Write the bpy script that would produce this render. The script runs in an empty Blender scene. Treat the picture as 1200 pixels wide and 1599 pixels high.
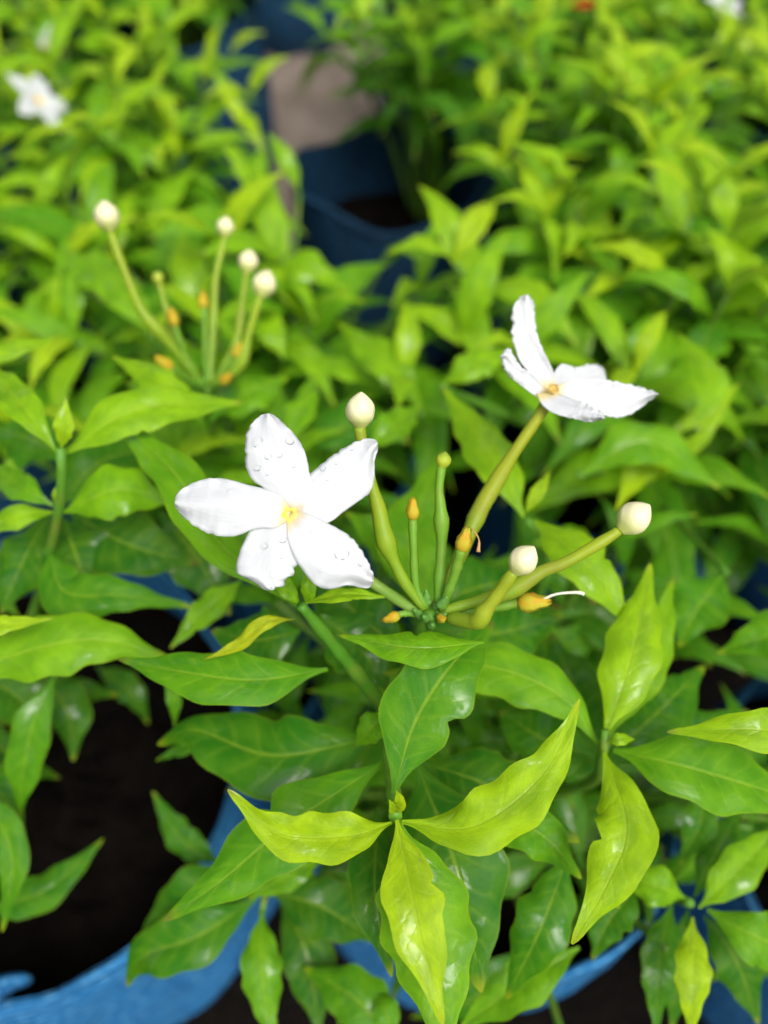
import bpy, math, random
import numpy as np
from mathutils import Vector, Matrix

SC = bpy.context.scene
COL = SC.collection
R = math.radians

# ------------------------------------------------------------------ camera
H, PITCH, FPX = 0.54, R(55), 1203.0          # eye height (m), look-down angle, focal length in photo pixels
cd = bpy.data.cameras.new('camera')
cd.sensor_fit = 'VERTICAL'; cd.lens = 5.0; cd.sensor_height = 5.0 * 1599 / FPX
cd.clip_start = 0.01; cd.clip_end = 200
cd.dof.use_dof = True; cd.dof.focus_distance = 0.160; cd.dof.aperture_fstop = 1.2
cam = bpy.data.objects.new('camera', cd); COL.objects.link(cam)
cam.location = (0, 0, H); cam.rotation_euler = (R(90) - PITCH, 0, 0)
SC.camera = cam

# ------------------------------------------------------------------ sky, sun, exposure
SUN_EL, SUN_AZ = R(62), R(150)               # azimuth measured clockwise from +Y
w = bpy.data.worlds.new('World'); SC.world = w; w.use_nodes = True
nt = w.node_tree; nt.nodes.clear()
sky = nt.nodes.new('ShaderNodeTexSky'); sky.sky_type = 'NISHITA'; sky.sun_disc = False
sky.sun_elevation = SUN_EL; sky.sun_rotation = SUN_AZ
sky.air_density = 1.0; sky.dust_density = 6.0; sky.ozone_density = 0.6
hs = nt.nodes.new('ShaderNodeHueSaturation'); hs.inputs['Saturation'].default_value = 0.38   # thin overcast
bg = nt.nodes.new('ShaderNodeBackground'); bg.inputs['Strength'].default_value = 0.115
out = nt.nodes.new('ShaderNodeOutputWorld')
nt.links.new(sky.outputs[0], hs.inputs['Color']); nt.links.new(hs.outputs[0], bg.inputs[0]); nt.links.new(bg.outputs[0], out.inputs[0])
sd = bpy.data.lights.new('sun', 'SUN'); sd.energy = 1.5; sd.angle = R(35); sd.color = (1.0, 0.97, 0.92)
sun = bpy.data.objects.new('sun', sd); COL.objects.link(sun)
sdir = Vector((math.sin(SUN_AZ) * math.cos(SUN_EL), math.cos(SUN_AZ) * math.cos(SUN_EL), math.sin(SUN_EL)))
sun.rotation_euler = (-sdir).to_track_quat('-Z', 'Y').to_euler(); sun.location = sdir * 5
SC.view_settings.view_transform = 'Standard'; SC.view_settings.look = 'None'
SC.view_settings.exposure = 0.76; SC.view_settings.gamma = 1.0
SC.render.engine = 'CYCLES'
SC.cycles.use_denoising = True
SC.cycles.max_bounces = 10; SC.cycles.transmission_bounces = 8; SC.cycles.diffuse_bounces = 5

# ------------------------------------------------------------------ pixel <-> place helpers
CAM = np.array([0, 0, H]); FW = np.array([0, math.cos(PITCH), -math.sin(PITCH)])
RT = np.array([1.0, 0, 0]); UP = np.array([0, math.sin(PITCH), math.cos(PITCH)])
def PD(px, py, d):
    return CAM + d * (FW + (px - 600) / FPX * RT - (py - 799.5) / FPX * UP)
def PZ(px, py, z):                            # where the ray of a pixel meets the level z
    r = FW + (px - 600) / FPX * RT - (py - 799.5) / FPX * UP
    return CAM + r * ((z - H) / r[2])
def proj(p):
    q = np.asarray(p) - CAM; d = float(q @ FW)
    if d < 1e-3: return (0, 0, d)
    return (600 + q @ RT / d * FPX, 799.5 - q @ UP / d * FPX, d)
def catmull(pts, n):
    P = np.asarray(pts, float)
    if len(P) == 2: P = np.array([P[0], (P[0] + P[1]) / 2, P[1]])
    seg = np.linalg.norm(np.diff(P, axis=0), axis=1); u = np.concatenate([[0], np.cumsum(seg)]); u /= u[-1]
    E = np.vstack([2 * P[0] - P[1], P, 2 * P[-1] - P[-2]])
    out = []
    for t in np.linspace(0, 1, n):
        k = min(np.searchsorted(u, t, side='right') - 1, len(P) - 2); k = max(k, 0)
        f = (t - u[k]) / (u[k + 1] - u[k]); a, b, c, d = E[k], E[k + 1], E[k + 2], E[k + 3]
        out.append(0.5 * ((2 * b) + (c - a) * f + (2 * a - 5 * b + 4 * c - d) * f * f + (3 * b - a - 3 * c + d) * f ** 3))
    return np.array(out)
def nrm(v):
    return v / (np.linalg.norm(v) + 1e-12)
def inside(poly, x, y):
    c = False; j = len(poly) - 1
    for i in range(len(poly)):
        xi, yi = poly[i]; xj, yj = poly[j]
        if (yi > y) != (yj > y) and x < (xj - xi) * (y - yi) / (yj - yi) + xi: c = not c
        j = i
    return c

# ------------------------------------------------------------------ materials
class N:
    def __init__(s, name):
        s.m = bpy.data.materials.new(name); s.m.use_nodes = True; s.t = s.m.node_tree; s.t.nodes.clear()
        s.o = s.t.nodes.new('ShaderNodeOutputMaterial')
    def n(s, typ, **kw):
        x = s.t.nodes.new(typ)
        for k, v in kw.items():
            if k.startswith('i_'): x.inputs[k[2:].replace('_', ' ')].default_value = v
            else: setattr(x, k, v)
        return x
    def l(s, a, b): s.t.links.new(a, b)
    def math(s, op, a, b=None, c=None, clamp=False):
        x = s.t.nodes.new('ShaderNodeMath'); x.operation = op; x.use_clamp = clamp
        for i, v in enumerate((a, b, c)):
            if v is None: continue
            if isinstance(v, (int, float)): x.inputs[i].default_value = v
            else: s.l(v, x.inputs[i])
        return x.outputs[0]
    def mix(s, f, a, b, blend='MIX'):
        x = s.t.nodes.new('ShaderNodeMix'); x.data_type = 'RGBA'; x.blend_type = blend
        for i, v in ((0, f), (6, a), (7, b)):
            if isinstance(v, (int, float)): x.inputs[i].default_value = v
            elif isinstance(v, tuple): x.inputs[i].default_value = (*v, 1) if len(v) == 3 else v
            else: s.l(v, x.inputs[i])
        return x.outputs[2]
    def ramp(s, v, a, b, lo=0.0, hi=1.0):
        x = s.t.nodes.new('ShaderNodeMapRange'); x.interpolation_type = 'SMOOTHSTEP'
        s.l(v, x.inputs[0]); x.inputs[1].default_value = a; x.inputs[2].default_value = b
        x.inputs[3].default_value = lo; x.inputs[4].default_value = hi
        return x.outputs[0]

def leaf_material():
    g = N('leaf_blade')
    uv = g.n('ShaderNodeUVMap', uv_map='UVMap'); sp = g.n('ShaderNodeSeparateXYZ'); g.l(uv.outputs[0], sp.inputs[0])
    u, v = sp.outputs[0], sp.outputs[1]
    oi = g.n('ShaderNodeObjectInfo'); rnd = oi.outputs['Random']; col = oi.outputs['Color']
    a = g.math('MULTIPLY', g.math('ABSOLUTE', g.math('SUBTRACT', v, 0.5)), 2.0)      # 0 midrib, 1 margin
    sh = g.n('ShaderNodeCombineXYZ'); g.l(g.math('MULTIPLY', rnd, 37.0), sh.inputs[0]); g.l(g.math('MULTIPLY', rnd, 91.0), sh.inputs[1])
    sc = g.n('ShaderNodeVectorMath', operation='MULTIPLY'); g.l(uv.outputs[0], sc.inputs[0]); sc.inputs[1].default_value = (2.6, 1, 1)
    ad = g.n('ShaderNodeVectorMath', operation='ADD'); g.l(sc.outputs[0], ad.inputs[0]); g.l(sh.outputs[0], ad.inputs[1])
    co = ad.outputs[0]
    mott = g.n('ShaderNodeTexNoise', i_Scale=2.2, i_Detail=4.0, i_Roughness=0.6); g.l(co, mott.inputs['Vector'])
    fine = g.n('ShaderNodeTexNoise', i_Scale=38.0, i_Detail=3.0); g.l(co, fine.inputs['Vector'])
    wetn = g.n('ShaderNodeTexNoise', i_Scale=1.7, i_Detail=3.5, i_Roughness=0.5); g.l(co, wetn.inputs['Vector'])
    wob = g.math('MULTIPLY', g.math('SUBTRACT', mott.outputs[0], 0.5), 0.10)
    # lateral veins arch forward from the midrib
    ph = g.math('MULTIPLY', g.math('ADD', g.math('SUBTRACT', u, g.math('MULTIPLY', g.math('POWER', a, 0.8), 0.13)), wob), 62.0)
    vein = g.math('POWER', g.math('ADD', g.math('MULTIPLY', g.math('SINE', ph), 0.5), 0.5), 7.0)
    vein = g.math('MULTIPLY', vein, g.ramp(a, 0.98, 0.55))
    mid = g.ramp(a, 0.075, 0.015); mid = g.math('MULTIPLY', mid, g.ramp(u, 1.0, 0.75))
    c0 = g.mix(g.ramp(mott.outputs[0], 0.34, 0.68), g.mix(0.36, col, (0.015, 0.10, 0.004)), g.mix(0.10, col, (0.40, 0.48, 0.02)))
    c1 = g.mix(g.math('MULTIPLY', vein, 0.11), c0, (0.34, 0.50, 0.03))
    c2 = g.mix(g.math('MULTIPLY', mid, 0.30), c1, (0.38, 0.52, 0.04))
    tip = g.ramp(u, 0.90, 1.0, 0.0, 0.5)
    edge = g.math('MULTIPLY', g.ramp(a, 0.93, 1.0), 0.22)
    old = g.ramp(rnd, 0.62, 0.66)
    c3 = g.mix(g.math('MAXIMUM', tip, edge), c2, g.mix(g.math('MULTIPLY', old, g.ramp(u, 0.93, 0.97)), (0.42, 0.44, 0.015), (0.20, 0.11, 0.03)))
    spn = g.n('ShaderNodeTexVoronoi', i_Scale=5.0); g.l(co, spn.inputs['Vector'])
    spot = g.math('MULTIPLY', g.ramp(spn.outputs['Distance'], 0.06, 0.025), g.ramp(fine.outputs[0], 0.35, 0.55, 0.0, 0.75))
    c3 = g.mix(spot, c3, (0.25, 0.16, 0.04))
    geo = g.n('ShaderNodeNewGeometry')
    back = g.mix(0.35, c3, (0.30, 0.44, 0.10))
    cf = g.mix(geo.outputs['Backfacing'], c3, back)
    # wet film: patches of standing water with crisp shores
    wet = g.math('MULTIPLY', g.ramp(wetn.outputs[0], 0.545, 0.60), g.ramp(a, 0.97, 0.85))
    wet = g.math('MULTIPLY', wet, g.math('SUBTRACT', 1.0, geo.outputs['Backfacing']))
    rough = g.math('SUBTRACT', g.math('ADD', 0.37, g.math('MULTIPLY', fine.outputs[0], 0.16)), g.math('MULTIPLY', wet, 0.20))
    hgt = g.math('ADD', g.math('ADD', g.math('MULTIPLY', vein, -0.28), g.math('MULTIPLY', mid, -0.9)), g.math('MULTIPLY', g.math('MULTIPLY', fine.outputs[0], 0.4), g.math('SUBTRACT', 1.0, wet)))
    hgt = g.math('ADD', hgt, g.math('MULTIPLY', mott.outputs[0], 0.8))
    bp = g.n('ShaderNodeBump', i_Strength=0.35, i_Distance=0.0006); g.l(hgt, bp.inputs['Height'])
    p = g.n('ShaderNodeBsdfPrincipled'); g.l(cf, p.inputs['Base Color']); g.l(rough, p.inputs['Roughness']); g.l(bp.outputs[0], p.inputs['Normal'])
    g.l(g.math('ADD', 0.16, g.math('MULTIPLY', wet, 0.42)), p.inputs['Specular IOR Level'])
    tr = g.n('ShaderNodeBsdfTranslucent'); g.l(g.mix(0.45, cf, (0.30, 0.50, 0.005)), tr.inputs['Color']); g.l(bp.outputs[0], tr.inputs['Normal'])
    ms = g.n('ShaderNodeMixShader'); ms.inputs[0].default_value = 0.40
    g.l(p.outputs[0], ms.inputs[1]); g.l(tr.outputs[0], ms.inputs[2]); g.l(ms.outputs[0], g.o.inputs[0])
    return g.m

def petal_material():
    g = N('petal')
    uv = g.n('ShaderNodeUVMap', uv_map='UVMap'); sp = g.n('ShaderNodeSeparateXYZ'); g.l(uv.outputs[0], sp.inputs[0])
    u, v = sp.outputs[0], sp.outputs[1]
    nz = g.n('ShaderNodeTexNoise', i_Scale=6.0, i_Detail=4.0)
    sc = g.n('ShaderNodeVectorMath', operation='MULTIPLY'); g.l(uv.outputs[0], sc.inputs[0]); sc.inputs[1].default_value = (1.0, 3.5, 1)
    g.l(sc.outputs[0], nz.inputs['Vector'])
    cc = g.mix(g.ramp(nz.outputs[0], 0.3, 0.7), (0.67, 0.685, 0.715), (0.73, 0.745, 0.77))
    yv = g.math('ADD', u, g.math('MULTIPLY', g.math('SUBTRACT', nz.outputs[0], 0.5), 0.06))
    cc = g.mix(g.ramp(yv, 0.17, 0.03, 0.0, 0.9), cc, (0.76, 0.60, 0.22))
    vn = g.math('POWER', g.math('ADD', g.math('MULTIPLY', g.math('SINE', g.math('ADD', g.math('MULTIPLY', v, 60.0), g.math('MULTIPLY', nz.outputs[0], 8.0))), 0.5), 0.5), 2.0)
    bp = g.n('ShaderNodeBump', i_Strength=0.18, i_Distance=0.0003)
    g.l(g.math('ADD', g.math('MULTIPLY', vn, 0.3), nz.outputs[0]), bp.inputs['Height'])
    p = g.n('ShaderNodeBsdfPrincipled', i_Roughness=0.5); g.l(cc, p.inputs['Base Color']); g.l(bp.outputs[0], p.inputs['Normal'])
    tr = g.n('ShaderNodeBsdfTranslucent'); g.l(g.mix(0.5, cc, (0.86, 0.86, 0.8)), tr.inputs['Color'])
    ms = g.n('ShaderNodeMixShader'); ms.inputs[0].default_value = 0.38
    g.l(p.outputs[0], ms.inputs[1]); g.l(tr.outputs[0], ms.inputs[2]); g.l(ms.outputs[0], g.o.inputs[0])
    return g.m

def soft_material(name, c1, c2, scale=220, rough=0.45, bump=0.0003, sss=0.15, spec=0.4):
    g = N(name)
    tc = g.n('ShaderNodeTexCoord'); nz = g.n('ShaderNodeTexNoise', i_Scale=float(scale), i_Detail=4.0); g.l(tc.outputs['Object'], nz.inputs['Vector'])
    p = g.n('ShaderNodeBsdfPrincipled', i_Roughness=rough); p.inputs['Specular IOR Level'].default_value = spec
    g.l(g.mix(g.ramp(nz.outputs[0], 0.35, 0.68), c1, c2), p.inputs['Base Color'])
    if sss:
        p.inputs['Subsurface Weight'].default_value = sss; p.inputs['Subsurface Radius'].default_value = (0.5, 0.6, 0.2); p.inputs['Subsurface Scale'].default_value = 0.002
    bp = g.n('ShaderNodeBump', i_Strength=0.5, i_Distance=bump); g.l(nz.outputs[0], bp.inputs['Height']); g.l(bp.outputs[0], p.inputs['Normal'])
    g.l(p.outputs[0], g.o.inputs[0])
    return g.m

def object_colour_material(name, rough=0.45, scale=160):
    g = N(name); oi = g.n('ShaderNodeObjectInfo')
    tc = g.n('ShaderNodeTexCoord'); nz = g.n('ShaderNodeTexNoise', i_Scale=float(scale), i_Detail=4.0); g.l(tc.outputs['Object'], nz.inputs['Vector'])
    c = g.mix(g.ramp(nz.outputs[0], 0.3, 0.75), oi.outputs['Color'], g.mix(0.35, oi.outputs['Color'], (0.10, 0.20, 0.01)))
    uv = g.n('ShaderNodeUVMap', uv_map='UVMap'); sp = g.n('ShaderNodeSeparateXYZ'); g.l(uv.outputs[0], sp.inputs[0])
    big = g.n('ShaderNodeTexNoise', i_Scale=90.0, i_Detail=5.0, i_Roughness=0.7); g.l(tc.outputs['Object'], big.inputs['Vector'])
    c = g.mix(g.ramp(sp.outputs[0], 0.25, 1.0, 0, 0.45), c, (0.06, 0.20, 0.015))
    c = g.mix(g.ramp(big.outputs[0], 0.45, 0.75, 0, 0.5), c, (0.20, 0.17, 0.03))
    p = g.n('ShaderNodeBsdfPrincipled', i_Roughness=rough); g.l(c, p.inputs['Base Color']); p.inputs['Specular IOR Level'].default_value = 0.25
    p.inputs['Subsurface Weight'].default_value = 0.15; p.inputs['Subsurface Radius'].default_value = (0.4, 0.6, 0.1); p.inputs['Subsurface Scale'].default_value = 0.002
    bp = g.n('ShaderNodeBump', i_Strength=0.4, i_Distance=0.0004); g.l(nz.outputs[0], bp.inputs['Height']); g.l(bp.outputs[0], p.inputs['Normal'])
    g.l(p.outputs[0], g.o.inputs[0]); return g.m

def bud_material():
    g = N('flower_bud_skin')
    uv = g.n('ShaderNodeUVMap', uv_map='UVMap'); sp = g.n('ShaderNodeSeparateXYZ'); g.l(uv.outputs[0], sp.inputs[0])
    u, v = sp.outputs[0], sp.outputs[1]
    # twisted overlapping petals: five spiral seams
    ph = g.math('ADD', g.math('MULTIPLY', v, 5.0), g.math('MULTIPLY', u, 1.6))
    fr = g.math('FRACT', ph)
    seam = g.math('MULTIPLY', g.ramp(fr, 0.10, 0.0), 0.9)
    tc = g.n('ShaderNodeTexCoord'); nz = g.n('ShaderNodeTexNoise', i_Scale=300.0, i_Detail=3.0); g.l(tc.outputs['Object'], nz.inputs['Vector'])
    base = g.mix(g.ramp(u, 0.0, 0.55), (0.42, 0.48, 0.10), (0.66, 0.61, 0.38))
    base = g.mix(g.ramp(nz.outputs[0], 0.35, 0.7, 0, 0.25), base, (0.58, 0.58, 0.28))
    base = g.mix(g.math('MULTIPLY', seam, 0.5), base, (0.45, 0.48, 0.20))
    hh = g.math('ADD', g.math('MULTIPLY', fr, 1.0), g.math('MULTIPLY', nz.outputs[0], 0.3))
    bp = g.n('ShaderNodeBump', i_Strength=0.45, i_Distance=0.0006); g.l(hh, bp.inputs['Height'])
    p = g.n('ShaderNodeBsdfPrincipled', i_Roughness=0.5); g.l(base, p.inputs['Base Color']); g.l(bp.outputs[0], p.inputs['Normal'])
    p.inputs['Subsurface Weight'].default_value = 0.2; p.inputs['Subsurface Radius'].default_value = (0.7, 0.6, 0.3); p.inputs['Subsurface Scale'].default_value = 0.0015
    g.l(p.outputs[0], g.o.inputs[0]); return g.m

def bag_material():
    g = N('blue_woven_fabric')
    uv = g.n('ShaderNodeUVMap', uv_map='UVMap'); sp = g.n('ShaderNodeSeparateXYZ'); g.l(uv.outputs[0], sp.inputs[0])
    u, v = sp.outputs[0], sp.outputs[1]                    # metres around, metres up
    oi = g.n('ShaderNodeObjectInfo')
    tc = g.n('ShaderNodeTexCoord')
    n1 = g.n('ShaderNodeTexNoise', i_Scale=45.0, i_Detail=5.0, i_Roughness=0.6); g.l(tc.outputs['Object'], n1.inputs['Vector'])
    st = g.n('ShaderNodeVectorMath', operation='MULTIPLY'); g.l(uv.outputs[0], st.inputs[0]); st.inputs[1].default_value = (220, 520, 1)
    n2 = g.n('ShaderNodeTexNoise', i_Scale=1.0, i_Detail=3.0); g.l(st.outputs[0], n2.inputs['Vector'])
    wu = g.math('SINE', g.math('MULTIPLY', u, 2600.0)); wv = g.math('SINE', g.math('ADD', g.math('MULTIPLY', v, 2100.0), g.math('MULTIPLY', n1.outputs[0], 5.0)))
    weave = g.math('MULTIPLY', wu, wv)
    rib = g.math('SINE', g.math('ADD', g.math('MULTIPLY', v, 1250.0), g.math('MULTIPLY', n1.outputs[0], 7.0)))
    c = g.mix(g.ramp(n1.outputs[0], 0.3, 0.7), (0.012, 0.105, 0.27), (0.022, 0.18, 0.42))
    c = g.mix(g.ramp(weave, -0.2, 0.9, 0, 0.30), c, (0.03, 0.25, 0.58))
    c = g.mix(g.ramp(n2.outputs[0], 0.48, 0.64, 0, 0.6), c, (0.15, 0.44, 0.70))       # fuzzy worn fibres
    c = g.mix(g.ramp(rib, 0.1, -0.9, 0, 0.6), c, (0.006, 0.06, 0.19))
    c = g.mix(g.ramp(v, 0.05, 0.0, 0, 0.5), c, (0.05, 0.05, 0.045))                     # dirt at the foot
    c = g.mix(1.0, c, oi.outputs['Color'], 'MULTIPLY')                                   # shade from the plants, put into the fabric colour per bag
    h = g.math('ADD', g.math('ADD', g.math('MULTIPLY', weave, 0.35), g.math('MULTIPLY', rib, 0.45)), g.math('MULTIPLY', n2.outputs[0], 0.9))
    bp = g.n('ShaderNodeBump', i_Strength=0.9, i_Distance=0.0012); g.l(h, bp.inputs['Height'])
    p = g.n('ShaderNodeBsdfPrincipled', i_Roughness=0.62); g.l(c, p.inputs['Base Color']); g.l(bp.outputs[0], p.inputs['Normal'])
    p.inputs['Specular IOR Level'].default_value = 0.15
    g.l(p.outputs[0], g.o.inputs[0]); return g.m

def ground_material(name, ca, cb, cc, scale, bump):
    g = N(name)
    tc = g.n('ShaderNodeTexCoord')
    n1 = g.n('ShaderNodeTexNoise', i_Scale=scale, i_Detail=8.0, i_Roughness=0.65); g.l(tc.outputs['Object'], n1.inputs['Vector'])
    n2 = g.n('ShaderNodeTexVoronoi', i_Scale=scale * 7); g.l(tc.outputs['Object'], n2.inputs['Vector'])
    c = g.mix(g.ramp(n1.outputs[0], 0.3, 0.7), ca, cb)
    c = g.mix(g.ramp(n2.outputs['Distance'], 0.25, 0.05, 0, 0.7), c, cc)
    bp = g.n('ShaderNodeBump', i_Strength=0.8, i_Distance=bump)
    g.l(g.math('ADD', n1.outputs[0], g.math('MULTIPLY', n2.outputs['Distance'], -0.5)), bp.inputs['Height'])
    p = g.n('ShaderNodeBsdfPrincipled', i_Roughness=0.9); g.l(c, p.inputs['Base Color']); g.l(bp.outputs[0], p.inputs['Normal'])
    p.inputs['Specular IOR Level'].default_value = 0.02
    g.l(p.outputs[0], g.o.inputs[0]); return g.m

def water_material():
    g = N('water')
    nz = g.n('ShaderNodeTexNoise', i_Scale=500.0); tc = g.n('ShaderNodeTexCoord'); g.l(tc.outputs['Object'], nz.inputs['Vector'])
    bp = g.n('ShaderNodeBump', i_Strength=0.05, i_Distance=0.0002); g.l(nz.outputs[0], bp.inputs['Height'])
    fr = g.n('ShaderNodeFresnel', i_IOR=1.20); g.l(bp.outputs[0], fr.inputs['Normal'])
    tr = g.n('ShaderNodeBsdfTransparent'); tr.inputs[0].default_value = (1, 1, 1, 1)
    gl = g.n('ShaderNodeBsdfGlossy', i_Roughness=0.04); g.l(bp.outputs[0], gl.inputs['Normal'])
    ms = g.n('ShaderNodeMixShader'); g.l(fr.outputs[0], ms.inputs[0]); g.l(tr.outputs[0], ms.inputs[1]); g.l(gl.outputs[0], ms.inputs[2])
    g.l(ms.outputs[0], g.o.inputs[0]); return g.m

M_LEAF = leaf_material(); M_PETAL = petal_material(); M_BUD = bud_material(); M_BAG = bag_material(); M_WATER = water_material()
M_STALK = object_colour_material('green_stalk')
M_THROAT = soft_material('yellow_throat', (0.78, 0.50, 0.05), (0.80, 0.60, 0.14), 500, 0.6)
M_THROAT2 = soft_material('pale_throat', (0.80, 0.62, 0.18), (0.82, 0.70, 0.32), 400)
M_CALYX = soft_material('yellow_calyx', (0.42, 0.25, 0.012), (0.32, 0.33, 0.02), 380, 0.65, 0.0006, 0.1, 0.2)
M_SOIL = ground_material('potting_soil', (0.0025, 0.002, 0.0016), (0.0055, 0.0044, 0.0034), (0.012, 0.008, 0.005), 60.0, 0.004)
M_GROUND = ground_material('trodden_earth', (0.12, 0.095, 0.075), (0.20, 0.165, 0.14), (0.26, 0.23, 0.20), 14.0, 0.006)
M_SHADESOIL = ground_material('shade_darkened_earth', (0.003, 0.0026, 0.0022), (0.006, 0.005, 0.004), (0.009, 0.007, 0.0055), 20.0, 0.006)  # foliage shade between the bags is put into this earth colour
M_DRY = soft_material('withered_leaf', (0.32, 0.16, 0.05), (0.45, 0.26, 0.08), 120, 0.7)
M_RED = soft_material('red_petal', (0.55, 0.03, 0.02), (0.65, 0.06, 0.03), 150)
M_STYLE = soft_material('pale_filament', (0.62, 0.62, 0.50), (0.55, 0.55, 0.40), 300)

# ------------------------------------------------------------------ object helpers
def mesh(name, verts, faces, mat, uvs=None, smooth=True):
    me = bpy.data.meshes.new(name); me.from_pydata([tuple(map(float, v)) for v in verts], [], faces)
    if uvs is not None:
        lay = me.uv_layers.new(name='UVMap'); idx = np.empty(len(me.loops), int); me.loops.foreach_get('vertex_index', idx)
        lay.data.foreach_set('uv', np.asarray(uvs, float)[idx].ravel())
    if smooth: me.polygons.foreach_set('use_smooth', [True] * len(me.polygons))
    if mat: me.materials.append(mat)
    me.update(); return me
def put(name, me, parent=None, loc=(0, 0, 0), color=None):
    o = bpy.data.objects.new(name, me); COL.objects.link(o); o.location = loc
    if parent is not None: o.parent = parent
    if color is not None: o.color = (*color, 1)
    return o
def part_world(name, verts, faces, mat, parent, base, origin, uvs=None, color=None):
    """verts in world space; base = the object's origin in the world; origin = the parent's origin in the world"""
    base = np.asarray(base, float)
    me = mesh(name, np.asarray(verts) - base, faces, mat, uvs)
    return put(name, me, parent, tuple(base - np.asarray(origin)), color)
def thing(name, label, cat, loc, group=None):
    o = bpy.data.objects.new(name, None); COL.objects.link(o); o.location = loc; o.empty_display_size = 0.02
    o['label'] = label; o['category'] = cat
    if group: o['group'] = group
    return o
def grid_faces(nu, nv, wrap=False):
    f = []
    for i in range(nu - 1):
        for j in range(nv if wrap else nv - 1):
            k = (j + 1) % nv
            f.append((i * nv + j, i * nv + k, (i + 1) * nv + k, (i + 1) * nv + j))
    return f
def tube(pts, radii, n=16, sides=8, cap=True):
    C = catmull(pts, n); rr = np.interp(np.linspace(0, 1, n), np.linspace(0, 1, len(radii)), radii)
    V, UVs = [], []
    ts_ = np.linspace(0, 1, n); sd_ = float(C[0][0] * 977 + C[-1][1] * 613)
    rr = rr * (1 + .06 * np.sin(ts_ * 17 + sd_) + .05 * np.sin(ts_ * 31 + 2 * sd_) + .16 * np.exp(-((ts_ - .62) / .03) ** 2))
    T = np.gradient(C, axis=0)
    ref = np.array([0, 0, 1.0]) if abs(nrm(T[0])[2]) < 0.9 else np.array([0, 1.0, 0])
    for i in range(n):
        t = nrm(T[i]); a = nrm(np.cross(t, ref)); b = np.cross(a, t); ref = nrm(np.cross(a, t)) if i else b
        ref = b
        for j in range(sides):
            th = 2 * math.pi * j / sides
            V.append(C[i] + rr[i] * (math.cos(th) * a + math.sin(th) * b)); UVs.append((i / (n - 1), j / sides))
    F = grid_faces(n, sides, True)
    if cap: F += [tuple(range(sides))[::-1], tuple((n - 1) * sides + j for j in range(sides))]
    return V, F, UVs, C

# ------------------------------------------------------------------ leaves
PROFILE_T = [0, .04, .10, .18, .28, .40, .52, .64, .75, .84, .91, .96, 1.0]
PROFILE_W = [.07, .10, .24, .54, .86, 1.0, .96, .79, .54, .31, .19, .135, .03]
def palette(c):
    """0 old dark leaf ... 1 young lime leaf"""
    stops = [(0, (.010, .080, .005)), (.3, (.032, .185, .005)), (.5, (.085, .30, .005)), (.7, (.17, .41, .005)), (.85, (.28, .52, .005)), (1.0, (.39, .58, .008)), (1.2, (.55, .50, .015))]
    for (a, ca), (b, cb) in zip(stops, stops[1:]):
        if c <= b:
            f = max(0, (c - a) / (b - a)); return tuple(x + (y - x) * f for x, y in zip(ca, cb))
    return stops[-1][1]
def blade(C, W, up, roll=0.0, fold=18, ruf=0.10, curl=0.15, nv=9, phase=0.0, prof=1.0, twist=0.0, wave=5.0, bites=()):
    n = len(C); T = np.gradient(C, axis=0); V, UVs = [], []
    ts = np.linspace(0, 1, n)
    hw = np.interp(ts ** prof, PROFILE_T, PROFILE_W) * W
    side_prev = None
    for i in range(n):
        t = nrm(T[i]); s = np.cross(t, up)
        if np.linalg.norm(s) < 0.15 and side_prev is not None: s = side_prev
        s = nrm(s)
        if side_prev is not None and s @ side_prev < 0: s = -s
        side_prev = s
        nn = nrm(np.cross(s, t))
        a = R(roll + twist * (ts[i] - 0.5)); s2 = math.cos(a) * s + math.sin(a) * nn; n2 = nrm(np.cross(s2, t))
        for j in range(nv):
            q = -1 + 2 * j / (nv - 1); aq = abs(q)
            lift = hw[i] * aq * math.tan(R(fold)) * (1 - 0.45 * aq) - hw[i] * curl * aq * aq
            rf = ruf * W * aq ** 2 * math.sin(wave * math.pi * 2 * ts[i] + phase + (1.7 if q > 0 else 0)) * min(1, hw[i] / W + .1)
            edge = 1 + 0.075 * math.sin(wave * 9.3 * ts[i] + phase * 2 + (2.2 if q > 0 else 0)) * aq
            for bt, bs, bd, bw in bites:
                if bs * q > 0: edge *= 1 - bd * aq * math.exp(-((ts[i] - bt) / bw) ** 2)
            V.append(C[i] + s2 * q * hw[i] * edge * (1 - 0.12 * fold / 30) + n2 * (lift + rf)); UVs.append((ts[i], 0.5 + q / 2))
    return V, grid_faces(n, nv), UVs
RL = random.Random(5)
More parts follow.
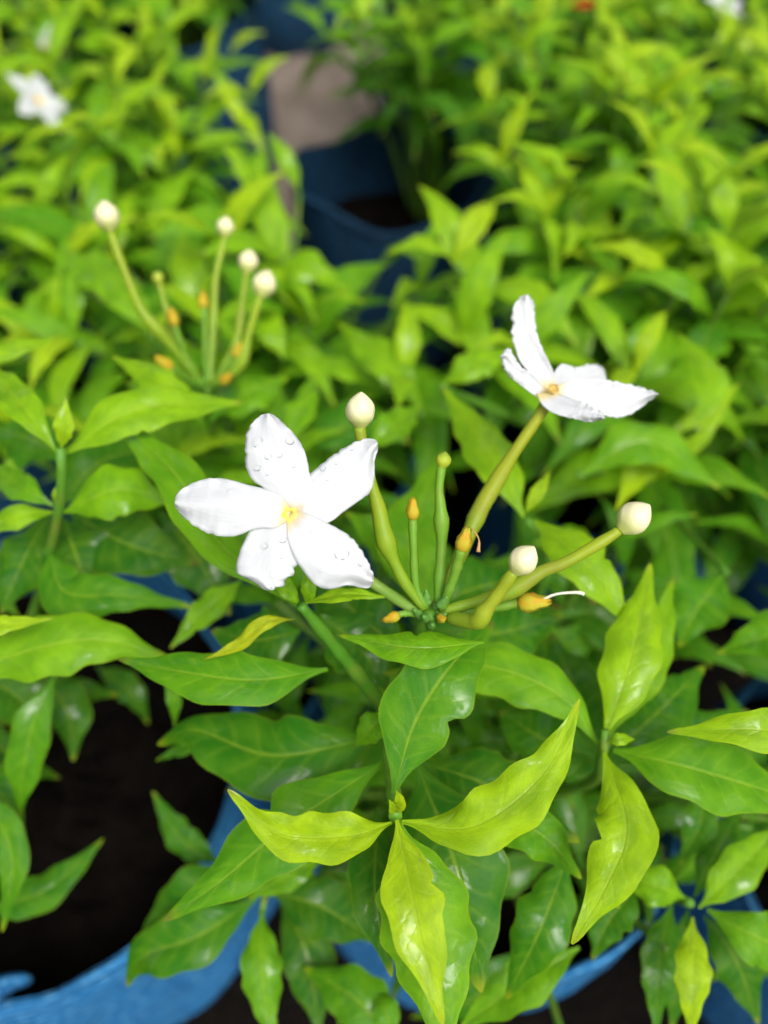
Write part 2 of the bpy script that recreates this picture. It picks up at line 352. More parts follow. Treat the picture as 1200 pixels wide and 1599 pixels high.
def leaf(pl, z, pts, wpx, c, roll=0, fold=None, ruf=None, curl=None, twist=None, n=34, prof=1.0, mat=None, tocam=0.35):
    """a leaf whose midrib runs through photo pixels pts [(px, py, height above z)] ; wpx = its width there"""
    k = len(pts); dz0 = {2: (0, -.003), 3: (0, .005, -.004), 4: (0, .005, .004, -.005)}[k] if len(pts[0]) == 2 else None
    P = [PZ(p[0], p[1], z + (dz0[i] if dz0 else p[2])) for i, p in enumerate(pts)]
    C = catmull(P, n); mid = C[n // 2]; d = (mid - CAM) @ FW; vdir = nrm(CAM - mid)
    up = nrm(np.array([0, 0, 1.0]) * (1 - tocam) + vdir * tocam)
    W = wpx / 2 * d / FPX * 1.02
    bites = [(RL.uniform(.25, .85), RL.choice((-1, 1)), RL.uniform(.12, .34), RL.uniform(.015, .035)) for _ in range(RL.choice((0, 0, 1, 1, 2)))] if n > 20 else []
    V, F, UVs = blade(C, W, up, roll + RL.uniform(-6, 6), RL.uniform(12, 26) if fold is None else fold, RL.uniform(.07, .17) if ruf is None else ruf,
                      RL.uniform(.1, .3) if curl is None else curl, 11, RL.uniform(0, 6), prof, RL.uniform(-14, 14) if twist is None else twist, RL.uniform(2.2, 3.6), bites)
    root, org = pl
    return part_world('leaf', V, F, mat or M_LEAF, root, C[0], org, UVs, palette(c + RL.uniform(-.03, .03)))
# shared blades for the shrubs further off: x runs along the leaf, unit length
VARIANTS = []
_rv = random.Random(11)
for k in range(16):
    droop = _rv.uniform(.5, 1.25); s = _rv.uniform(-.10, .10); n = 11
    C = np.array([[math.sin(t * droop * 1.6) / (droop * 1.6) if droop else t, s * t * t, 0.12 * math.sin(t * 2.2) - (1 - math.cos(t * droop * 1.6)) / (droop * 1.6)] for t in np.linspace(0, 1, n)])
    V, F, UVs = blade(C, _rv.uniform(.10, .145), np.array([0, 0, 1.0]), _rv.uniform(-14, 14), _rv.uniform(10, 28), _rv.uniform(.06, .16), _rv.uniform(.1, .3), 7, _rv.uniform(0, 6), 1.0, _rv.uniform(-25, 25), _rv.uniform(2, 3.5))
    VARIANTS.append(mesh('leaf', V, F, M_LEAF, UVs))

KEEP = []      # (polygon in photo pixels, depth): no generated leaf nearer than depth may cover it
def blocked(pts, dmin):
    for p in pts:
        x, y, d = proj(p)
        if d < dmin: return True
        for poly, dl in KEEP:
            if d < dl and inside(poly, x, y): return True
    return False
def free_leaf(pl, rnd, base, az, pitch, length, c, dmin=0.0, roll=0):
    d = Vector((math.cos(az) * math.cos(pitch), math.sin(az) * math.cos(pitch), math.sin(pitch)))
    xa = np.array(d); side = nrm(np.cross(np.array([0, 0, 1.0]), xa)); upv = np.cross(xa, side)
    b = np.asarray(base)
    if blocked([b, b + xa * length * .5 + side * length * .1, b + xa * length * .5 - side * length * .1, b + xa * length * .55, b + xa * length * .8 - upv * length * .15, b + xa * length * .95 - upv * length * .35], dmin): return None
    root, org = pl
    o = put('leaf', VARIANTS[rnd.randrange(16)], root, tuple(b - np.asarray(org)), palette(min(1.0, max(0, c))))
    m = Matrix((xa, side, upv)).transposed()
    o.rotation_euler = (m @ Matrix.Rotation(roll, 3, 'X')).to_euler()
    wd = length * rnd.uniform(.9, 1.15); o.scale = (length, wd, length)
    return o
def shoots(pl, rnd, top_z, n_shoots, spread, leaf_len, c_top, c_low, dmin, z0=0.17, pairs=5, lean=(0, 0), root_at=(0, 0)):
    """branching shoots that rise out of the bag and carry crossed pairs of leaves"""
    root, org = pl; o = np.asarray(org); V, F = [], []
    for k in range(n_shoots):
        az = 2 * math.pi * (k + rnd.uniform(-.3, .3)) / n_shoots; r = spread * (0.25 if k % 3 == 0 else 1) * rnd.uniform(.6, 1.1)
        tz = top_z * rnd.uniform(.9, 1.0) - 0.012 * (r / max(spread, .01))
        p0 = np.array([o[0] + root_at[0] + .008 * math.cos(az), o[1] + root_at[1] + .008 * math.sin(az), z0 - .035])
        p2 = np.array([o[0] + lean[0] + r * math.cos(az), o[1] + lean[1] + r * math.sin(az), tz])
        p1 = (p0 + p2) / 2 + np.array([-.12 * r * math.cos(az), -.12 * r * math.sin(az), 0.012])
        v, f, _, C = tube([p0, p1, p2], [.0026, .0018, .0011], 12, 6)
        F += [tuple(i + len(V) for i in q) for q in f]; V += v
        a0 = rnd.uniform(0, math.pi)
        for i in range(pairs):
            t = 1 - i * (0.60 / pairs) - (0.0 if i == 0 else rnd.uniform(0, .03))
            b = C[int(round(t * 11))] if t < 1 else C[-1]
            f_ = i / max(1, pairs - 1)
            for s in (0, 1):
                ang = a0 + i * R(82) + s * math.pi + rnd.uniform(-.3, .3)
                pit = R(58 - 42 * min(1, f_ * 1.8)) + rnd.uniform(-.28, .22)
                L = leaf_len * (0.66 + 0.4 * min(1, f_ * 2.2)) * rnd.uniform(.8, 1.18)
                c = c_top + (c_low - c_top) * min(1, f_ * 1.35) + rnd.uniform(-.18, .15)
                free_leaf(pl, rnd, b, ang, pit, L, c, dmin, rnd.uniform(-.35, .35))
    st = part_world('stem', V, F, M_STALK, root, o, o, None, (.07, .17, .02))
    return st

# ------------------------------------------------------------------ the ground
def make_ground():
    n = 90; xs = np.concatenate([-np.geomspace(30, .02, n // 2), np.geomspace(.02, 30, n // 2)])
    wav = lambda x, y: 0.004 * math.sin(9 * x + 4 * y) * math.cos(7 * y - 3 * x) * (1 if abs(x) < 2 and abs(y) < 2 else 0)
    V = [(x, y + .6, wav(x, y)) for x in xs for y in xs]
    o = put('ground', mesh('ground', V, [q[::-1] for q in grid_faces(n, n)], M_SHADESOIL)); o['kind'] = 'structure'; o['label'] = 'earth under the rows of bags, darkened to stand for foliage shade'
    V = []
    for y in np.linspace(.40, 4.5, 60):
        c = -.125 + .03 * math.sin(y * 1.7 + .4); hw = .125 + .015 * math.sin(y * 9) + .008 * math.sin(y * 23)
        for q in np.linspace(-1, 1, 13): V.append((c + q * hw, y, .014 + .004 * math.sin(13 * q + 8 * y) - .011 * q ** 6))
    o = put('path', mesh('path', V, [q for q in grid_faces(60, 13)], M_GROUND)); o['kind'] = 'structure'; o['label'] = 'grey brown trodden earth path between the bags'
make_ground()

# ------------------------------------------------------------------ grow bags
def make_bag(x, y, r, seed, label, group, rim=0.20, detail=1, belly=1.05, shade_tint=1.0):
    rnd = random.Random(seed)
    root = thing('grow_bag', label, 'grow bag', (x, y, 0), group)
    ns = 96 if detail else 56
    ph = [rnd.uniform(0, 6.28) for _ in range(6)]
    def rad(th, z):
        f = min(1, z / rim); b = r * float(np.interp(f, [0, .25, .55, .8, .93, 1], [.86 * belly, belly, 1 + (belly - 1) * .92, 1 + (belly - 1) * .55, 1 + (belly - 1) * .18, 1.0]))
        return b * (1 + .028 * math.sin(2 * th + ph[0]) + .018 * math.sin(3 * th + ph[1] + z * 20) + .008 * math.sin(7 * th + ph[2] + z * 30) + .005 * math.sin(13 * th + ph[3] - z * 55) + .003 * math.sin(23 * th + ph[4] + z * 80))
    def top(th): return rim + .006 * math.sin(2 * th + ph[4]) + .003 * math.sin(5 * th + ph[5])
    zs = np.linspace(0, 1, 22 if detail else 12)
    V, UVs = [], []
    for f in zs:
        for j in range(ns + 1):
            th = 2 * math.pi * j / ns; z = f * top(th); q = rad(th, z) * (1 - .02 * (f > .97))
            V.append((q * math.cos(th), q * math.sin(th), z + .001)); UVs.append((th * r, z))
    for f in (1.0, .9, .75, .5):                         # inside of the wall, 2 mm in
        for j in range(ns + 1):
            th = 2 * math.pi * j / ns; z = f * top(th) - (.002 if f == 1 else 0); q = rad(th, z) - .0022
            V.append((q * math.cos(th), q * math.sin(th), z)); UVs.append((th * r, z + .3))
    put('wall', mesh('wall', V, [q[::-1] for q in grid_faces(len(zs) + 4, ns + 1)], M_BAG, UVs), root, color=(shade_tint,) * 3)
    # rolled hem round the mouth
    V, UVs = [], []
    m = 8
    for j in range(ns + 1):
        th = 2 * math.pi * j / ns; q = rad(th, top(th)) - .0005; a = .0014 + .0006 * math.sin(11 * th + ph[1]); bb = .0042 + .0012 * math.sin(4 * th + ph[0])
        for k in range(m):
            e = 2 * math.pi * k / m
            V.append(((q + a * math.cos(e)) * math.cos(th), (q + a * math.cos(e)) * math.sin(th), top(th) - .003 + bb * math.sin(e))); UVs.append((th * r, .19 + bb * e))
    put('hem', mesh('hem', V, grid_faces(ns + 1, m, True), M_BAG, UVs), root, color=(shade_tint,) * 3)
    # soil, heaped and crumbly
    V = [(0, 0, rim - .058)]; nr = 16
    for i in range(1, nr + 1):
        for j in range(40):
            th = 2 * math.pi * j / 40; rr = i / nr
            z = rim - .058 + .006 * (1 - rr) + rnd.uniform(-.0032, .0032) - .004 * rr
            q = (rad(th, rim * .71) - .0022) * rr
            V.append((q * math.cos(th + rnd.uniform(-.04, .04) * (rr < .99)), q * math.sin(th), z))
    F = [(0, 1 + j, 1 + (j + 1) % 40) for j in range(40)]
    for i in range(nr - 1):
        for j in range(40):
            a = 1 + i * 40 + j; b = 1 + i * 40 + (j + 1) % 40; F.append((a, a + 40, b + 40, b))
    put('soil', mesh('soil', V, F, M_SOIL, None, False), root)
    return root

HID = 'blue woven grow bag half hidden under leaves in the rows behind'
BAGS = [   # x, y, radius, label, group
    (-.171, .114, .105, 'bright blue woven grow bag with its dark soil open to view', None),
    (.045, .100, .080, 'blue woven grow bag directly under the shrub with the two open white flowers', None),
    (.222, .078, .080, 'shaded dark blue grow bag beside the bag of the two flowered shrub', None),
    (.148, .293, .082, 'blue grow bag glimpsed through leaves below the flower seen from the side', None),
    (-.062, .292, .080, 'blue grow bag beneath the shrub with the cluster of pale unopened buds', None),
    (.002, .562, .073, 'shade-tinted blue grow bag with open shadowed mouth standing by the bare earth path', None),
    (-.275, .312, .080, HID, 1), (.335, .30, .08, HID, 1),
    (-.158, .462, .08, 'blue grow bag bordering the path under the shrub with the blurred open flower', None), (-.352, .46, .08, HID, 1), (.152, .458, .08, 'blue grow bag close beside the open mouthed dark bag, away from the path', None), (.355, .48, .08, HID, 1),
    (-.245, .645, .08, 'blue grow bag bordering the path behind the one under the blurred flower', None), (.165, .690, .08, HID, 1), (.345, .680, .08, HID, 1), (.525, .69, .08, HID, 1), (-.43, .66, .08, HID, 1),
    (.08, .88, .08, HID, 1), (.26, .87, .08, HID, 1), (.44, .88, .08, HID, 1), (.62, .88, .08, HID, 1), (-.205, .85, .08, HID, 1), (-.36, .86, .08, HID, 1), (-.53, .85, .08, HID, 1), (-.34, 1.03, .08, HID, 1), (-.135, 1.24, .09, HID, 1),
]
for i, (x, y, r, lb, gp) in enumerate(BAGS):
    make_bag(x, y, r, 40 + i, lb, 'blue grow bags in the rows behind' if gp else None, 0.20, 1 if i < 6 else 0, {0: 1.13, 1: 1.10, 5: 1.0}.get(i, 1.03), {0: 1.0, 1: .95, 2: .6, 3: .8, 4: .7, 5: .22}.get(i, .5 if y < .75 else .3))  # last argument: lower values paint plant shade onto the fabric

def fold_tab():
    root = [o for o in bpy.data.objects if o.name == 'grow_bag'][0]; org = np.array(root.location)
    V, F, U, _ = tube([PZ(-50, 1560, .199), PZ(-10, 1546, .203), PZ(25, 1532, .204), PZ(48, 1530, .200)], [.0035, .0042, .0035, .0015], 18, 10)
    V = [org + (v - org) * np.array([1, 1, 1]) for v in V]
    part_world('folded_edge', V, F, M_BAG, root, V[0], org, [(u * .07, .19 + w_ * .02) for u, w_ in U], (1, 1, 1))
fold_tab()

# places the photograph keeps open: soil, bag walls, the far bag's mouth, the path
KEEP += [([(120, 1085), (245, 1065), (255, 1180), (300, 1230), (335, 1330), (190, 1465), (90, 1535), (0, 1550), (0, 1455), (60, 1300), (110, 1180)], .40),
         ([(0, 1560), (190, 1470), (260, 1380), (210, 1530), (395, 1440), (395, 1620), (0, 1620)], .40),
         ([(735, 1480), (830, 1380), (850, 1440), (800, 1530)], .40), ([(790, 1620), (890, 1500), (1015, 1455), (1000, 1620)], .40),
         ([(468, 200), (530, 205), (600, 250), (630, 330), (600, 380), (520, 410), (470, 330)], .60),
         ([(425, 105), (462, 95), (500, 165), (470, 230), (447, 238)], 1.6)]

# ------------------------------------------------------------------ flower parts
def petal(pl, left, right, dfun, flower, forigin, thick=.0002, n=64, m=17, ruf=.00032, cup=.0, seed=0, jagpx=3.2, rjag=.35):
    """left / right: margins in photo pixels from the throat to a shared tip; dfun(px,py) gives the depth of the flower's surface"""
    rnd = random.Random(seed)
    L = catmull([(a, b, 0) for a, b in left], n); Q = catmull([(a, b, 0) for a, b in right], n)
    V, UVs = [], []
    p1, p2 = rnd.uniform(0, 6), rnd.uniform(0, 6)
    axis = nrm((L[-1] - (L[0] + Q[0]) / 2)); perp = np.array([-axis[1], axis[0], 0]); sg = 1 if (L[n // 2] - Q[n // 2]) @ perp > 0 else -1
    jl = [rnd.uniform(-1, 1) for _ in range(n)]; jr = [rnd.uniform(-1, 1) for _ in range(n)]
    def jag(t, k, arr, i): return (jagpx * (.55 * abs(math.sin(t * 29 + k)) + .45 * abs(math.sin(t * 47 + 2 * k)) - .5) + .15 * jagpx * arr[i]) * max(0, min(1, (t - .3) * 3)) * (1 if t < .995 else 0)
    for i in range(n):
        t = i / (n - 1)
        li = L[i] + sg * perp * jag(t, p1, jl, i); qi = Q[i] - sg * perp * jag(t, p2, jr, i) * rjag
        for j in range(m):
            s = j / (m - 1); q = 2 * s - 1
            e = li * (1 - s) + qi * s
            am = max(0, min(1, (t - .25) * 2.2))
            rf = ruf * abs(q) ** 2.5 * am * (math.sin(t * 29 + p1 + (2 if q > 0 else 0)) + .7 * math.sin(t * 53 + p2 + q)) + ruf * .7 * max(0, t - .7) * 3 * math.sin(s * 15 + p1) + .0005 * t * math.sin(q * 5 + t * 6 + p2)
            V.append(PD(e[0], e[1], dfun(e[0], e[1]) + rf - cup * q * q * math.sin(math.pi * min(1, t * 1.1)) - .0012 * math.cos(q * 2.4) * t)); UVs.append((t, s))
    o = part_world('petal', V, grid_faces(n, m), M_PETAL, flower, V[m // 2], forigin, UVs)
    sm = o.modifiers.new('thickness', 'SOLIDIFY'); sm.thickness = thick; sm.offset = 0
    return o
def drop(parent, porigin, p, nrmv, r, flat=.55):
    V, F = [], []; n = np.asarray(nrmv); a = nrm(np.cross(n, [0.31, .77, .2])); b = np.cross(n, a)
    for i in range(7):
        ph = (i / 6) * math.pi * .5
        for j in range(14):
            th = 2 * math.pi * j / 14; k = 1 + .08 * math.sin(2 * th + r * 9e3)
            V.append(np.asarray(p) + r * k * math.cos(ph) * (math.cos(th) * a + math.sin(th) * b) + n * (r * flat * math.sin(ph) - .0001))
    F = grid_faces(7, 14, True) + [tuple(range(14))[::-1]]
    return part_world('water_drop', V, F, M_WATER, parent, p, porigin)
def bud(pl, head, hr, path, rad, colour=(.20, .30, .03), stretch=1.22, head_c=None):
    """cream bud on its tube; head = (px,py,z); path = stalk pixels from the bud down"""
    root, org = pl
    P = [PZ(*q) for q in path]; c = PZ(*head); d = (c - CAM) @ FW; r = hr * d / FPX
    ax = nrm(c - P[0]) if np.linalg.norm(c - P[0]) > 1e-5 else np.array([0, 0, 1.0])
    u = nrm(np.cross(ax, [.3, .2, .9])); v = np.cross(ax, u)
    V, UVs = [], []; n, s = 22, 40
    for i in range(n):
        t = i / (n - 1); x = -1 + 2 * t
        rr = float(np.interp(t, [0, .10, .22, .36, .5, .64, .78, .88, .95, 1], [.40, .62, .86, .98, 1.0, .95, .76, .50, .27, .05]))
        for j in range(s + 1):
            ph_ = 2 * math.pi * j / s; th = ph_; fr_ = (5 * j / s + 1.6 * t) % 1.0; k = .95 + .085 * fr_ ** .6 * math.sin(math.pi * min(1, t * 1.15)) * (1 - max(0, fr_ - .9) * 10)
            V.append(c + ax * x * r * stretch + r * rr * k * (math.cos(th) * u + math.sin(th) * v)); UVs.append((t, j / s))
    o = part_world('flower_bud', V, grid_faces(n, s + 1), M_BUD if head_c is None else M_STALK, root, c - ax * r * stretch, org, UVs, head_c)
    start = c - ax * r * stretch * .9
    V, F, U2, _ = tube([start] + P, rad, 26, 10)
    part_world('stalk', V, F, M_STALK, o, P[-1], c - ax * r * stretch, U2, colour)
    return o
def calyx(pl, head, hr, path, rad, tipdir=None):
    """an orange calyx left after the corolla has fallen, on its stalk"""
    root, org = pl; P = [PZ(*q) for q in path]; c = PZ(*head); d = (c - CAM) @ FW; r = hr * d / FPX
    ax = nrm(c - P[0]); u = nrm(np.cross(ax, [.3, .2, .9])); v = np.cross(ax, u); V = []
    prof = [(-1.3, .55), (-.9, .85), (-.3, 1.0), (.3, .85), (.8, .6), (1.2, .5), (1.7, .12)]
    for x, q in prof:
        for j in range(15):
            th = 2 * math.pi * j / 15; lob = 1 + .18 * math.cos(5 * th) * (x > 0)
            V.append(c + ax * (x * r + (.3 * r * math.cos(5 * th) if x > .9 else 0)) + r * q * lob * (math.cos(th) * u + math.sin(th) * v))
    b = c - ax * r * 1.3
    o = part_world('calyx', V, grid_faces(7, 15, True) + [tuple(range(15))[::-1], tuple(90 + j for j in range(15))], M_CALYX, root, b, org)
    V, F, U2, _ = tube([b + ax * r * .1] + P, rad, 20, 8)
    part_world('stalk', V, F, M_STALK, o, P[-1], b, U2, (.12, .26, .02))
    return o
def z_of(px, py, d): return float(PD(px, py, d)[2])

# ------------------------------------------------------------------ the shrub with the two open flowers
bx, by = BAGS[1][:2]; HERO_O = np.array([bx, by, .17])
hero = (thing('flowering_shrub', 'shrub with one open white flower facing out and another seen from the side', 'shrub', tuple(HERO_O)), HERO_O)

# open flower, facing the camera: its plane leans back slightly
def zz(X, Y): return (200 + .35 * X, 600 + .35 * Y)
F1C = (453, 803)
def d1(px, py):
    dx, dy = (px - F1C[0]) / 160, (py - F1C[1]) / 160; r = math.hypot(dx, dy)
    return .150 + .0035 * dy * -1 + .0035 * r * r - .0025 * dx + (.0016 * math.exp(-(r / .14) ** 2))
f1o = PD(F1C[0], F1C[1], .152)
f1 = bpy.data.objects.new('flower', None); COL.objects.link(f1); f1.parent = hero[0]; f1.location = tuple(f1o - HERO_O); f1.empty_display_size = .01
petals1 = [
    ([(700, 590), (655, 520), (605, 462), (560, 430), (529, 370), (527, 300), (527, 250), (545, 190), (590, 142), (628, 131)], [(745, 590), (800, 520), (822, 450), (808, 388), (800, 340), (780, 282), (740, 222), (690, 172), (655, 142), (628, 131)]),
    ([(715, 560), (760, 465), (812, 404), (860, 362), (930, 310), (1000, 268), (1055, 246), (1098, 246), (1113, 262)], [(735, 600), (820, 635), (905, 612), (960, 570), (1030, 520), (1078, 482), (1099, 415), (1100, 340), (1112, 300), (1113, 262)]),
    ([(738, 565), (830, 590), (905, 628), (965, 662), (1010, 702), (1052, 762), (1088, 836), (1094, 878)], [(710, 595), (715, 700), (752, 788), (775, 820), (810, 868), (850, 902), (905, 912), (985, 896), (1055, 910), (1085, 900), (1094, 878)]),
    ([(745, 590), (775, 690), (770, 760), (757, 800), (740, 822), (736, 852), (704, 862), (694, 898), (660, 902), (645, 917)], [(705, 575), (630, 592), (560, 638), (528, 685), (500, 752), (484, 822), (500, 850), (560, 880), (608, 914), (645, 917)]),
    ([(720, 605), (655, 640), (600, 640), (545, 652), (500, 671), (440, 679), (360, 663), (300, 632), (250, 592), (216, 552), (212, 522)], [(725, 560), (680, 495), (605, 466), (540, 451), (450, 426), (370, 420), (300, 438), (240, 470), (216, 500), (212, 522)]),
]
def d1b(k): return lambda px, py: d1(px, py) + .0007 * (k % 2) - .0004 * k * .5
for k, (l_, r_) in enumerate(petals1):
    petal(hero, [zz(*q) for q in l_], [zz(*q) for q in r_], d1b(k), f1, f1o, seed=k)
# throat: a small golden funnel with a dark eye
fn = nrm(CAM - f1o); fa = nrm(np.cross(fn, [0, 0, 1.0])); fb = np.cross(fn, fa)
V = []; prof = [(.0015, -.0009), (.0011, -.0004), (.0007, -.0008), (.0005, -.0018), (.0003, -.0026)]
for rr, zz_ in prof:
    for j in range(20):
        th = 2 * math.pi * j / 20; k = 1 + .22 * math.cos(5 * th) * (rr > .001)
        V.append(PD(F1C[0], F1C[1], d1(*F1C)) + rr * k * (math.cos(th) * fa + math.sin(th) * fb) + fn * (zz_ + .0019))
part_world('throat', V, grid_faces(5, 20, True), M_THROAT, f1, f1o, f1o)
# corolla tube runs back to the flower head
V, F, U, _ = tube([PD(453, 803, .1545), PD(500, 850, .163), PZ(575, 905, .388), PZ(650, 955, .386)], [.0013, .0012, .0014, .0012], 20, 8)
part_world('tube', V, F, M_STALK, f1, f1o, f1o, U, (.20, .30, .05))
for X, Y, r in ((580, 258, 26), (722, 252, 20), (626, 322, 17), (678, 316, 13), (575, 372, 18), (740, 362, 11), (640, 150, 12), (460, 484, 20), (688, 690, 20), (608, 722, 16), (685, 766, 12), (955, 755, 32), (866, 823, 20), (1040, 800, 13), (890, 420, 11), (870, 375, 14), (1000, 285, 12), (490, 632, 12), (1080, 290, 9), (930, 350, 9), (620, 400, 8), (820, 650, 10)):
    px, py = zz(X, Y); p = PD(px, py, d1(px, py) - .0009); drop(f1, f1o, p, nrm(CAM - p + np.array([0, 0, .02])), r * .35 * .151 / FPX, .38)

# second flower, seen from the side
def z4(X, Y): return (600 + .5 * X, 400 + .5 * Y)
D2 = .186
f2o = PD(*z4(505, 440), D2)
f2 = bpy.data.objects.new('flower', None); COL.objects.link(f2); f2.parent = hero[0]; f2.location = tuple(f2o - HERO_O); f2.empty_display_size = .01
def plane2(db, dt, bx_, by_, tx, ty):
    (x0, y0), (x1, y1) = z4(bx_, by_), z4(tx, ty)
    def f(px, py):
        t = ((px - x0) * (x1 - x0) + (py - y0) * (y1 - y0)) / ((x1 - x0) ** 2 + (y1 - y0) ** 2)
        return db + (dt - db) * t + .0025 * math.sin(max(0, min(1, t)) * math.pi) * 0
    return f
petals2 = [
    ([(500, 425), (462, 372), (428, 332), (412, 292), (399, 242), (404, 212), (400, 190), (408, 152), (430, 126), (448, 121)], [(540, 420), (535, 390), (525, 352), (500, 300), (478, 245), (470, 195), (466, 145), (448, 121)], plane2(.187, .192, 515, 420, 440, 130), .0015),
    ([(512, 440), (480, 440), (430, 405), (396, 376), (374, 345), (364, 312)], [(515, 415), (492, 398), (462, 366), (430, 348), (408, 318), (388, 288), (364, 312)], plane2(.186, .180, 510, 425, 370, 310), .001),
    ([(525, 420), (530, 370), (545, 345), (562, 337), (600, 348), (640, 339), (675, 344), (690, 362)], [(545, 420), (600, 420), (650, 410), (690, 398), (690, 362)], plane2(.188, .203, 530, 420, 680, 350), .001),
    ([(530, 415), (570, 392), (640, 385), (695, 388), (750, 398), (805, 412), (856, 430)], [(520, 440), (580, 470), (640, 480), (690, 496), (730, 503), (775, 490), (820, 458), (856, 430)], plane2(.186, .189, 525, 425, 850, 432), .002),
    ([(540, 425), (580, 440), (620, 455), (655, 470), (686, 490), (688, 508)], [(475, 430), (492, 462), (520, 485), (560, 500), (600, 508), (635, 517), (665, 513), (688, 508)], plane2(.1835, .176, 510, 425, 680, 505), .0015),
]
for k, (l_, r_, df, cup) in enumerate(petals2):
    petal(hero, [z4(*q) for q in l_], [z4(*q) for q in r_], df, f2, f2o, seed=20 + k, cup=cup, ruf=.0004, jagpx=3.5, rjag=.8)
pT = PD(*z4(528, 416), .1826); V = []
ax2 = nrm(PD(*z4(560, 380), .176) - pT); ua = nrm(np.cross(ax2, [0, 0, 1.0])); ub = np.cross(ax2, ua)
for rr, q in ((.0012, .0006), (.0013, .0), (.0009, -.0008), (.0005, -.003)):
    for j in range(16):
        th = 2 * math.pi * j / 16; V.append(pT + rr * (1 + .15 * math.cos(5 * th)) * (math.cos(th) * ua + math.sin(th) * ub) + ax2 * q)
part_world('throat', V, grid_faces(4, 16, True), M_THROAT2, f2, f2o, f2o)
zt = z_of(848, 640, .188)
V, F, U, _ = tube([PD(*z4(512, 442), .1865), PD(845, 645, .187), PD(800, 712, .184), PD(766, 768, .1815), PD(748, 800, .180), PD(715, 875, .177), PD(680, 948, .174)], [.0015, .0014, .0016, .0022, .0018, .0013, .0011], 40, 12)
part_world('tube', V, F, M_STALK, f2, f2o, f2o, U, (.24, .27, .010))
drop(f2, f2o, PD(*z4(384, 368), .1815), nrm(CAM - f2o), .0011, .9)

# flower head: buds, calyces and their stalks meet at the hub
HUB = (672, 957, z_of(672, 957, .172))
def hz(px, py, d): return (px, py, z_of(px, py, d))
bud(hero, hz(563, 640, .163), 23, [hz(562, 668, .164), hz(568, 705, .165), hz(583, 765, .166), hz(592, 795, .167), hz(603, 845, .168), hz(630, 905, .170), hz(662, 950, .172)], [.0012, .0012, .0013, .0015, .0023, .0013, .0012, .0011], (.22, .31, .01))
bud(hero, hz(991, 808, .166), 25, [hz(962, 832, .1665), hz(930, 852, .167), hz(880, 880, .168), hz(845, 893, .169), hz(790, 925, .1705), hz(690, 955, .172)], [.0012, .0013, .0014, .0016, .0021, .0013, .0011], (.24, .31, .010))
bud(hero, hz(818, 874, .158), 22, [hz(800, 897, .159), hz(780, 925, .161), hz(757, 955, .163), hz(744, 970, .165), hz(700, 965, .171)], [.0013, .0014, .0016, .0020, .0018, .0011], (.25, .31, .012))
bud(hero, hz(693, 718, .170), 12, [hz(689, 735, .170), hz(686, 765, .1705), hz(688, 790, .171), hz(690, 850, .172), hz(684, 940, .173)], [.0009, .0010, .0017, .0011, .0013, .0010], (.13, .28, .02), 1.1, (.34, .40, .03))
for hd, hr, path, rad in (
    ((645, 797, .168), 11, [(645, 815, .1685), (646, 850, .169), (650, 915, .171), (666, 950, .172)], [.0010, .0009, .0009, .0009]),
    ((725, 845, .165), 13, [(719, 866, .1655), (708, 905, .168), (690, 950, .171)], [.0012, .0011, .0010]),
    ((613, 964, .172), 9, [(630, 958, .172), (660, 958, .173)], [.0008, .0008]),
    ((690, 966, .169), 8, [(688, 962, .171), (680, 955, .174)], [.0008, .0008])):
    calyx(hero, hz(*hd), hr, [hz(*q) for q in path], rad)
g_ = calyx(hero, hz(830, 941, .172), 16, [hz(808, 942, .173), hz(760, 950, .174), hz(700, 958, .173)], [.0012, .0011, .0010])
gb = np.array(g_.location) + HERO_O
V, F, U, _ = tube([PD(840, 940, .171), PD(868, 928, .170), PD(902, 925, .1695), PD(912, 928, .1695)], [.0004, .0003, .0003, .0005], 14, 6); part_world('style', V, F, M_STYLE, g_, gb, gb, U)
V, F, U, _ = tube([PD(738, 825, .164), PD(748, 842, .164), PD(747, 862, .164)], [.00015, .00015, .0005], 10, 5); part_world('withered_style', V, F, M_DRY, hero[0], V[0], HERO_O, U)
# short scaly hub
for k in range(9):
    a = k * 2.4; c = PZ(*HUB); V = []
    b0 = c + np.array([.0022 * math.cos(a), .0022 * math.sin(a), -.003 + .0006 * k])
    V, F, U, _ = tube([b0, b0 + np.array([.0016 * math.cos(a), .0016 * math.sin(a), .0035])], [.0011, .0009, .0003], 8, 7); part_world('bract', V, F, M_STALK, hero[0], b0, HERO_O, U, (.10, .24, .05))

# stems of the shrub
def stem(pl, pts, rad, colour=(.09, .22, .02), name='stem'):
    P = [np.asarray(q) for q in pts]; V, F, U, C = tube(P, rad, 30, 10); return part_world(name, V, F, M_STALK, pl[0], P[0], pl[1], U, colour)
hb = PZ(*HUB); zN1 = z_of(618, 1275, .166); zN3 = z_of(940, 1165, .19); zN4 = z_of(1078, 1410, .215); zN5 = z_of(412, 1405, .235)
fork = PZ(606, 1112, .342); soil = np.array([bx, by, .140])
stem(hero, [soil, soil * .5 + fork * .5 + np.array([.004, .006, .0]), fork], [.0042, .0034, .0028])
stem(hero, [fork, PZ(640, 1040, .362), hb], [.0024, .0019, .0019])
stem(hero, [fork, PZ(545, 1035, .366), PZ(470, 945, .388)], [.0022, .0018, .0012], (.06, .19, .012))
stem(hero, [fork, PZ(612, 1200, .352), PZ(618, 1275, zN1)], [.0023, .0018, .0015], (.12, .28, .02))
stem(hero, [soil, PZ(900, 1230, .29), PZ(938, 1185, zN3 - .004), PZ(946, 1140, zN3 + .006)], [.0035, .0026, .0018, .0010], (.12, .26, .02))
stem(hero, [soil, PZ(1000, 1380, .25), PZ(1078, 1410, zN4)], [.003, .0022, .0013])
stem(hero, [soil, PZ(480, 1350, .245), PZ(412, 1405, zN5), PZ(408, 1430, zN5 - .002)], [.003, .0022, .0015, .001])
